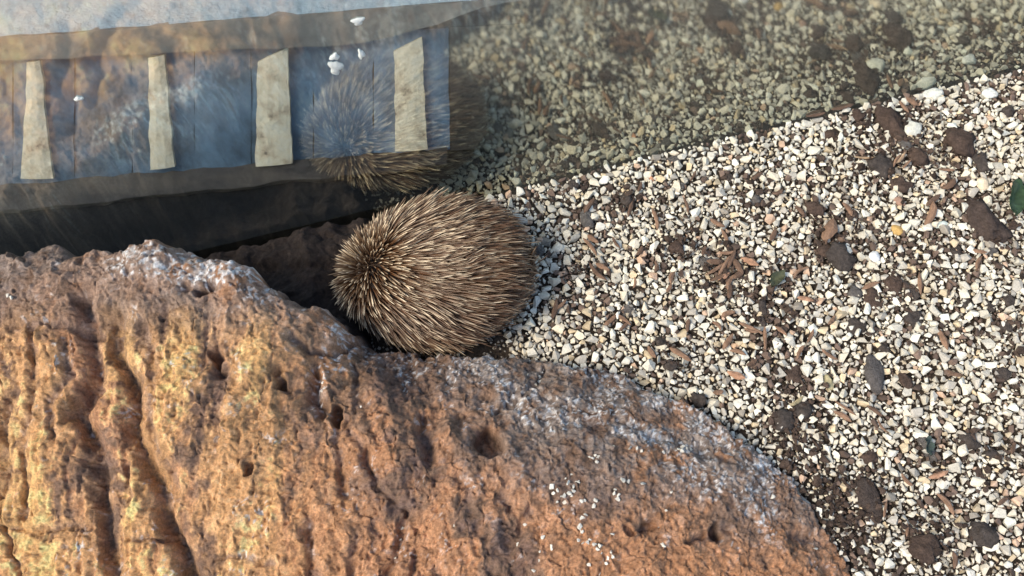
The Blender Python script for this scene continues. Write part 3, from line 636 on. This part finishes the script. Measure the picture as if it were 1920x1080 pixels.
SL = [(1105, 385, 36, 10, 55, br2), (1107, 462, 44, 8, -55, br1), (1112, 448, 26, 12, -40, br1), (1182, 392, 34, 9, 72, br2), (1229, 410, 50, 9, -82, br1), (1287, 385, 34, 6, -80, br2), (1120, 510, 48, 9, -50, br2), (1130, 500, 30, 11, -35, br1),
 (1145, 600, 34, 9, 42, br1), (1168, 598, 36, 9, -38, br1), (1170, 612, 26, 7, 45, br2), (1040, 580, 44, 10, 75, br2), (1050, 572, 34, 8, 40, br1), (1260, 520, 26, 11, 70, br1), (1255, 540, 22, 8, 60, br1),
 (1360, 446, 38, 7, -75, br1), (1345, 418, 30, 9, -30, br1), (1365, 473, 30, 7, 5, br1), (1358, 498, 46, 9, 58, br1), (1340, 505, 44, 7, 35, br1), (1372, 485, 40, 9, 65, br2), (1385, 500, 34, 14, -70, br2), (1350, 520, 40, 9, 20, br2), (1370, 528, 42, 9, 60, br1), (1357, 518, 26, 10, 30, br3), (1406, 490, 34, 13, -32, br3), (1368, 545, 34, 12, 80, br2), (1340, 490, 30, 12, 0, br2), (1385, 515, 26, 12, 40, br2),
 (1365, 640, 38, 10, 55, br1), (1365, 588, 28, 10, 20, br1), (1402, 612, 34, 9, -28, br1), (1276, 664, 46, 12, -38, br1), (1222, 660, 26, 11, -60, br1), (1384, 660, 30, 8, -20, br1), (1434, 630, 36, 7, 85, br1), (1347, 735, 20, 10, 10, br1), (1380, 703, 34, 12, -25, br3),
 (1555, 430, 52, 24, 62, br1), (1552, 440, 40, 9, 70, br2), (1590, 392, 30, 11, -60, br1), (1745, 400, 48, 13, 65, br1), (1500, 510, 40, 6, 38, br1), (1510, 560, 30, 10, -8, br3), (1632, 535, 34, 9, 22, br1), (1725, 532, 40, 7, 84, br1), (1768, 635, 46, 11, -86, br1), (1520, 630, 30, 6, 60, br1), (1435, 640, 30, 6, 86, br1), (1408, 620, 26, 6, -20, br1), (1500, 660, 30, 7, 60, br1),
 (1830, 470, 34, 8, -20, br1), (1835, 492, 28, 7, 60, br1), (1760, 890, 36, 9, 18, br3), (1775, 945, 44, 9, -58, br1), (1580, 780, 34, 9, -35, br1), (1640, 770, 30, 12, -40, br2), (1585, 765, 44, 5, -35, br1), (1655, 800, 30, 6, -60, br1), (1555, 665, 32, 8, -40, br1), (1465, 620, 26, 8, -40, br1), (1420, 620, 24, 7, -30, br1),
 (1495, 752, 36, 7, 35, (.42, .33, .18)), (1660, 955, 30, 6, 70, br1), (1700, 990, 30, 5, 80, br1), (1620, 295, 36, 4, 2, (.35, .24, .14)), (1690, 296, 34, 6, 50, (.38, .25, .15)), (1682, 300, 34, 5, 55, br1), (1700, 308, 26, 5, 45, br1), (1580, 200, 50, 8, 16, br2), (1530, 215, 36, 6, 14, br2), (1695, 200, 28, 8, -70, br1), (1710, 190, 24, 10, -30, br1),
 (1775, 318, 26, 5, -10, br1), (1750, 375, 40, 10, 40, br2), (1780, 345, 30, 12, 35, br2), (1500, 395, 26, 8, -50, br2), (1460, 360, 24, 9, 30, br2), (1300, 330, 24, 6, 60, br2), (1200, 350, 22, 7, 70, br2), (1420, 330, 26, 8, 40, br2), (1155, 455, 26, 6, -60, br2), (1200, 470, 24, 9, 60, br2), (1320, 470, 22, 8, 70, br2), (1290, 610, 26, 8, 80, br2), (1345, 610, 22, 7, -50, br1), (1410, 680, 24, 9, 30, br2), (1190, 530, 24, 6, 80, br1), (1230, 500, 24, 10, 85, br2), (1560, 600, 26, 7, 50, br1), (1790, 700, 26, 9, -20, br2), (1860, 740, 26, 9, 30, br2), (1900, 840, 24, 8, 60, br2), (1700, 900, 26, 8, -50, br1), (1880, 940, 24, 9, 30, br2), (1790, 1050, 28, 8, 80, br2), (1450, 440, 26, 10, 60, br2)]
for i, (u, v, L, wd, an, rgb) in enumerate(SL):
    o = sliver(u, v, L, wd, an, rgb, 900+i, z=.0075)
    if i == 38: tag(o, 'broad curled brown bark piece with grooved surface in the gravel', 'bark')
    elif (u, v) == (1406, 490): tag(o, 'orange brown pointed bark chip beside the heap of slivers', 'bark')
    elif (u, v) == (1495, 752): tag(o, 'pale straw-coloured twisted sliver near the boulder edge', 'bark')
    elif 1330 <= u <= 1390 and 465 <= v <= 550: tag(o, 'thin brown bark sliver in the small heap on the gravel', 'bark', 'bark slivers heaped together')
    elif rgb is br2: tag(o, 'dark brown narrow bark sliver '+where(u, v), 'bark', 'dark bark slivers on the gravel')
    else: tag(o, 'light brown narrow bark sliver '+where(u, v), 'bark', 'light bark slivers on the gravel')
# green leaves
def leaf(u, v, L, wd, ang, rgb, seed, z, tilt):
    c = at(u, v, z); mm = np.linalg.norm(c-CAM)/FPX; N_ = 14; V, F = [], []
    r_ = np.random.default_rng(seed)
    for i in range(N_):
        t = i/(N_-1); hw = wd*mm*.5*math.sin(math.pi*min(t*.94+.03, 1))**.7*(1+.08*r_.normal()); x = (t-.5)*L*mm
        for a in (-1, -.5, 0, .5, 1): V.append((x, a*hw, (.55*hw*abs(a)+.0022*math.sin(9*t+3*a)-.004*math.sin(3*t)+.0009*r_.normal())))
    n = len(V); V = V+[(p[0], p[1], p[2]-.0007) for p in V]
    for i in range(N_-1):
        for j in range(4):
            q = (i*5+j, (i+1)*5+j, (i+1)*5+j+1, i*5+j+1); F += [q[::-1], tuple(k+n for k in q)]
        F += [(i*5, (i+1)*5, (i+1)*5+n, i*5+n)[::-1], (i*5+4, (i+1)*5+4, (i+1)*5+4+n, i*5+4+n)]
    V = np.array(V); cl = np.array(rgb)[None]*(1+.3*fbm(V[:, 0]*200, V[:, 1]*200, o=3, s=seed))[:, None]
    o = mesh('leaf', V, F, M_leaf, None, False, np.clip(cl, .01, .8)); o.location = (c[0], c[1], z); o.rotation_euler = (tilt, .12, math.radians(ang)); return o
tag(leaf(1908, 368, 80, 34, 68, (.04, .07, .03), 5, .016, .25), 'green leaf lying by the large dark pointed stone', 'leaf')
tag(leaf(1458, 520, 46, 22, 50, (.07, .075, .04), 6, .012, -.2), 'crumpled olive green leaf scrap near the bark heap', 'leaf')
tag(leaf(1745, 835, 36, 15, 80, (.05, .07, .06), 7, .012, .2), 'dark blue-green leaf scrap between dark stones', 'leaf')
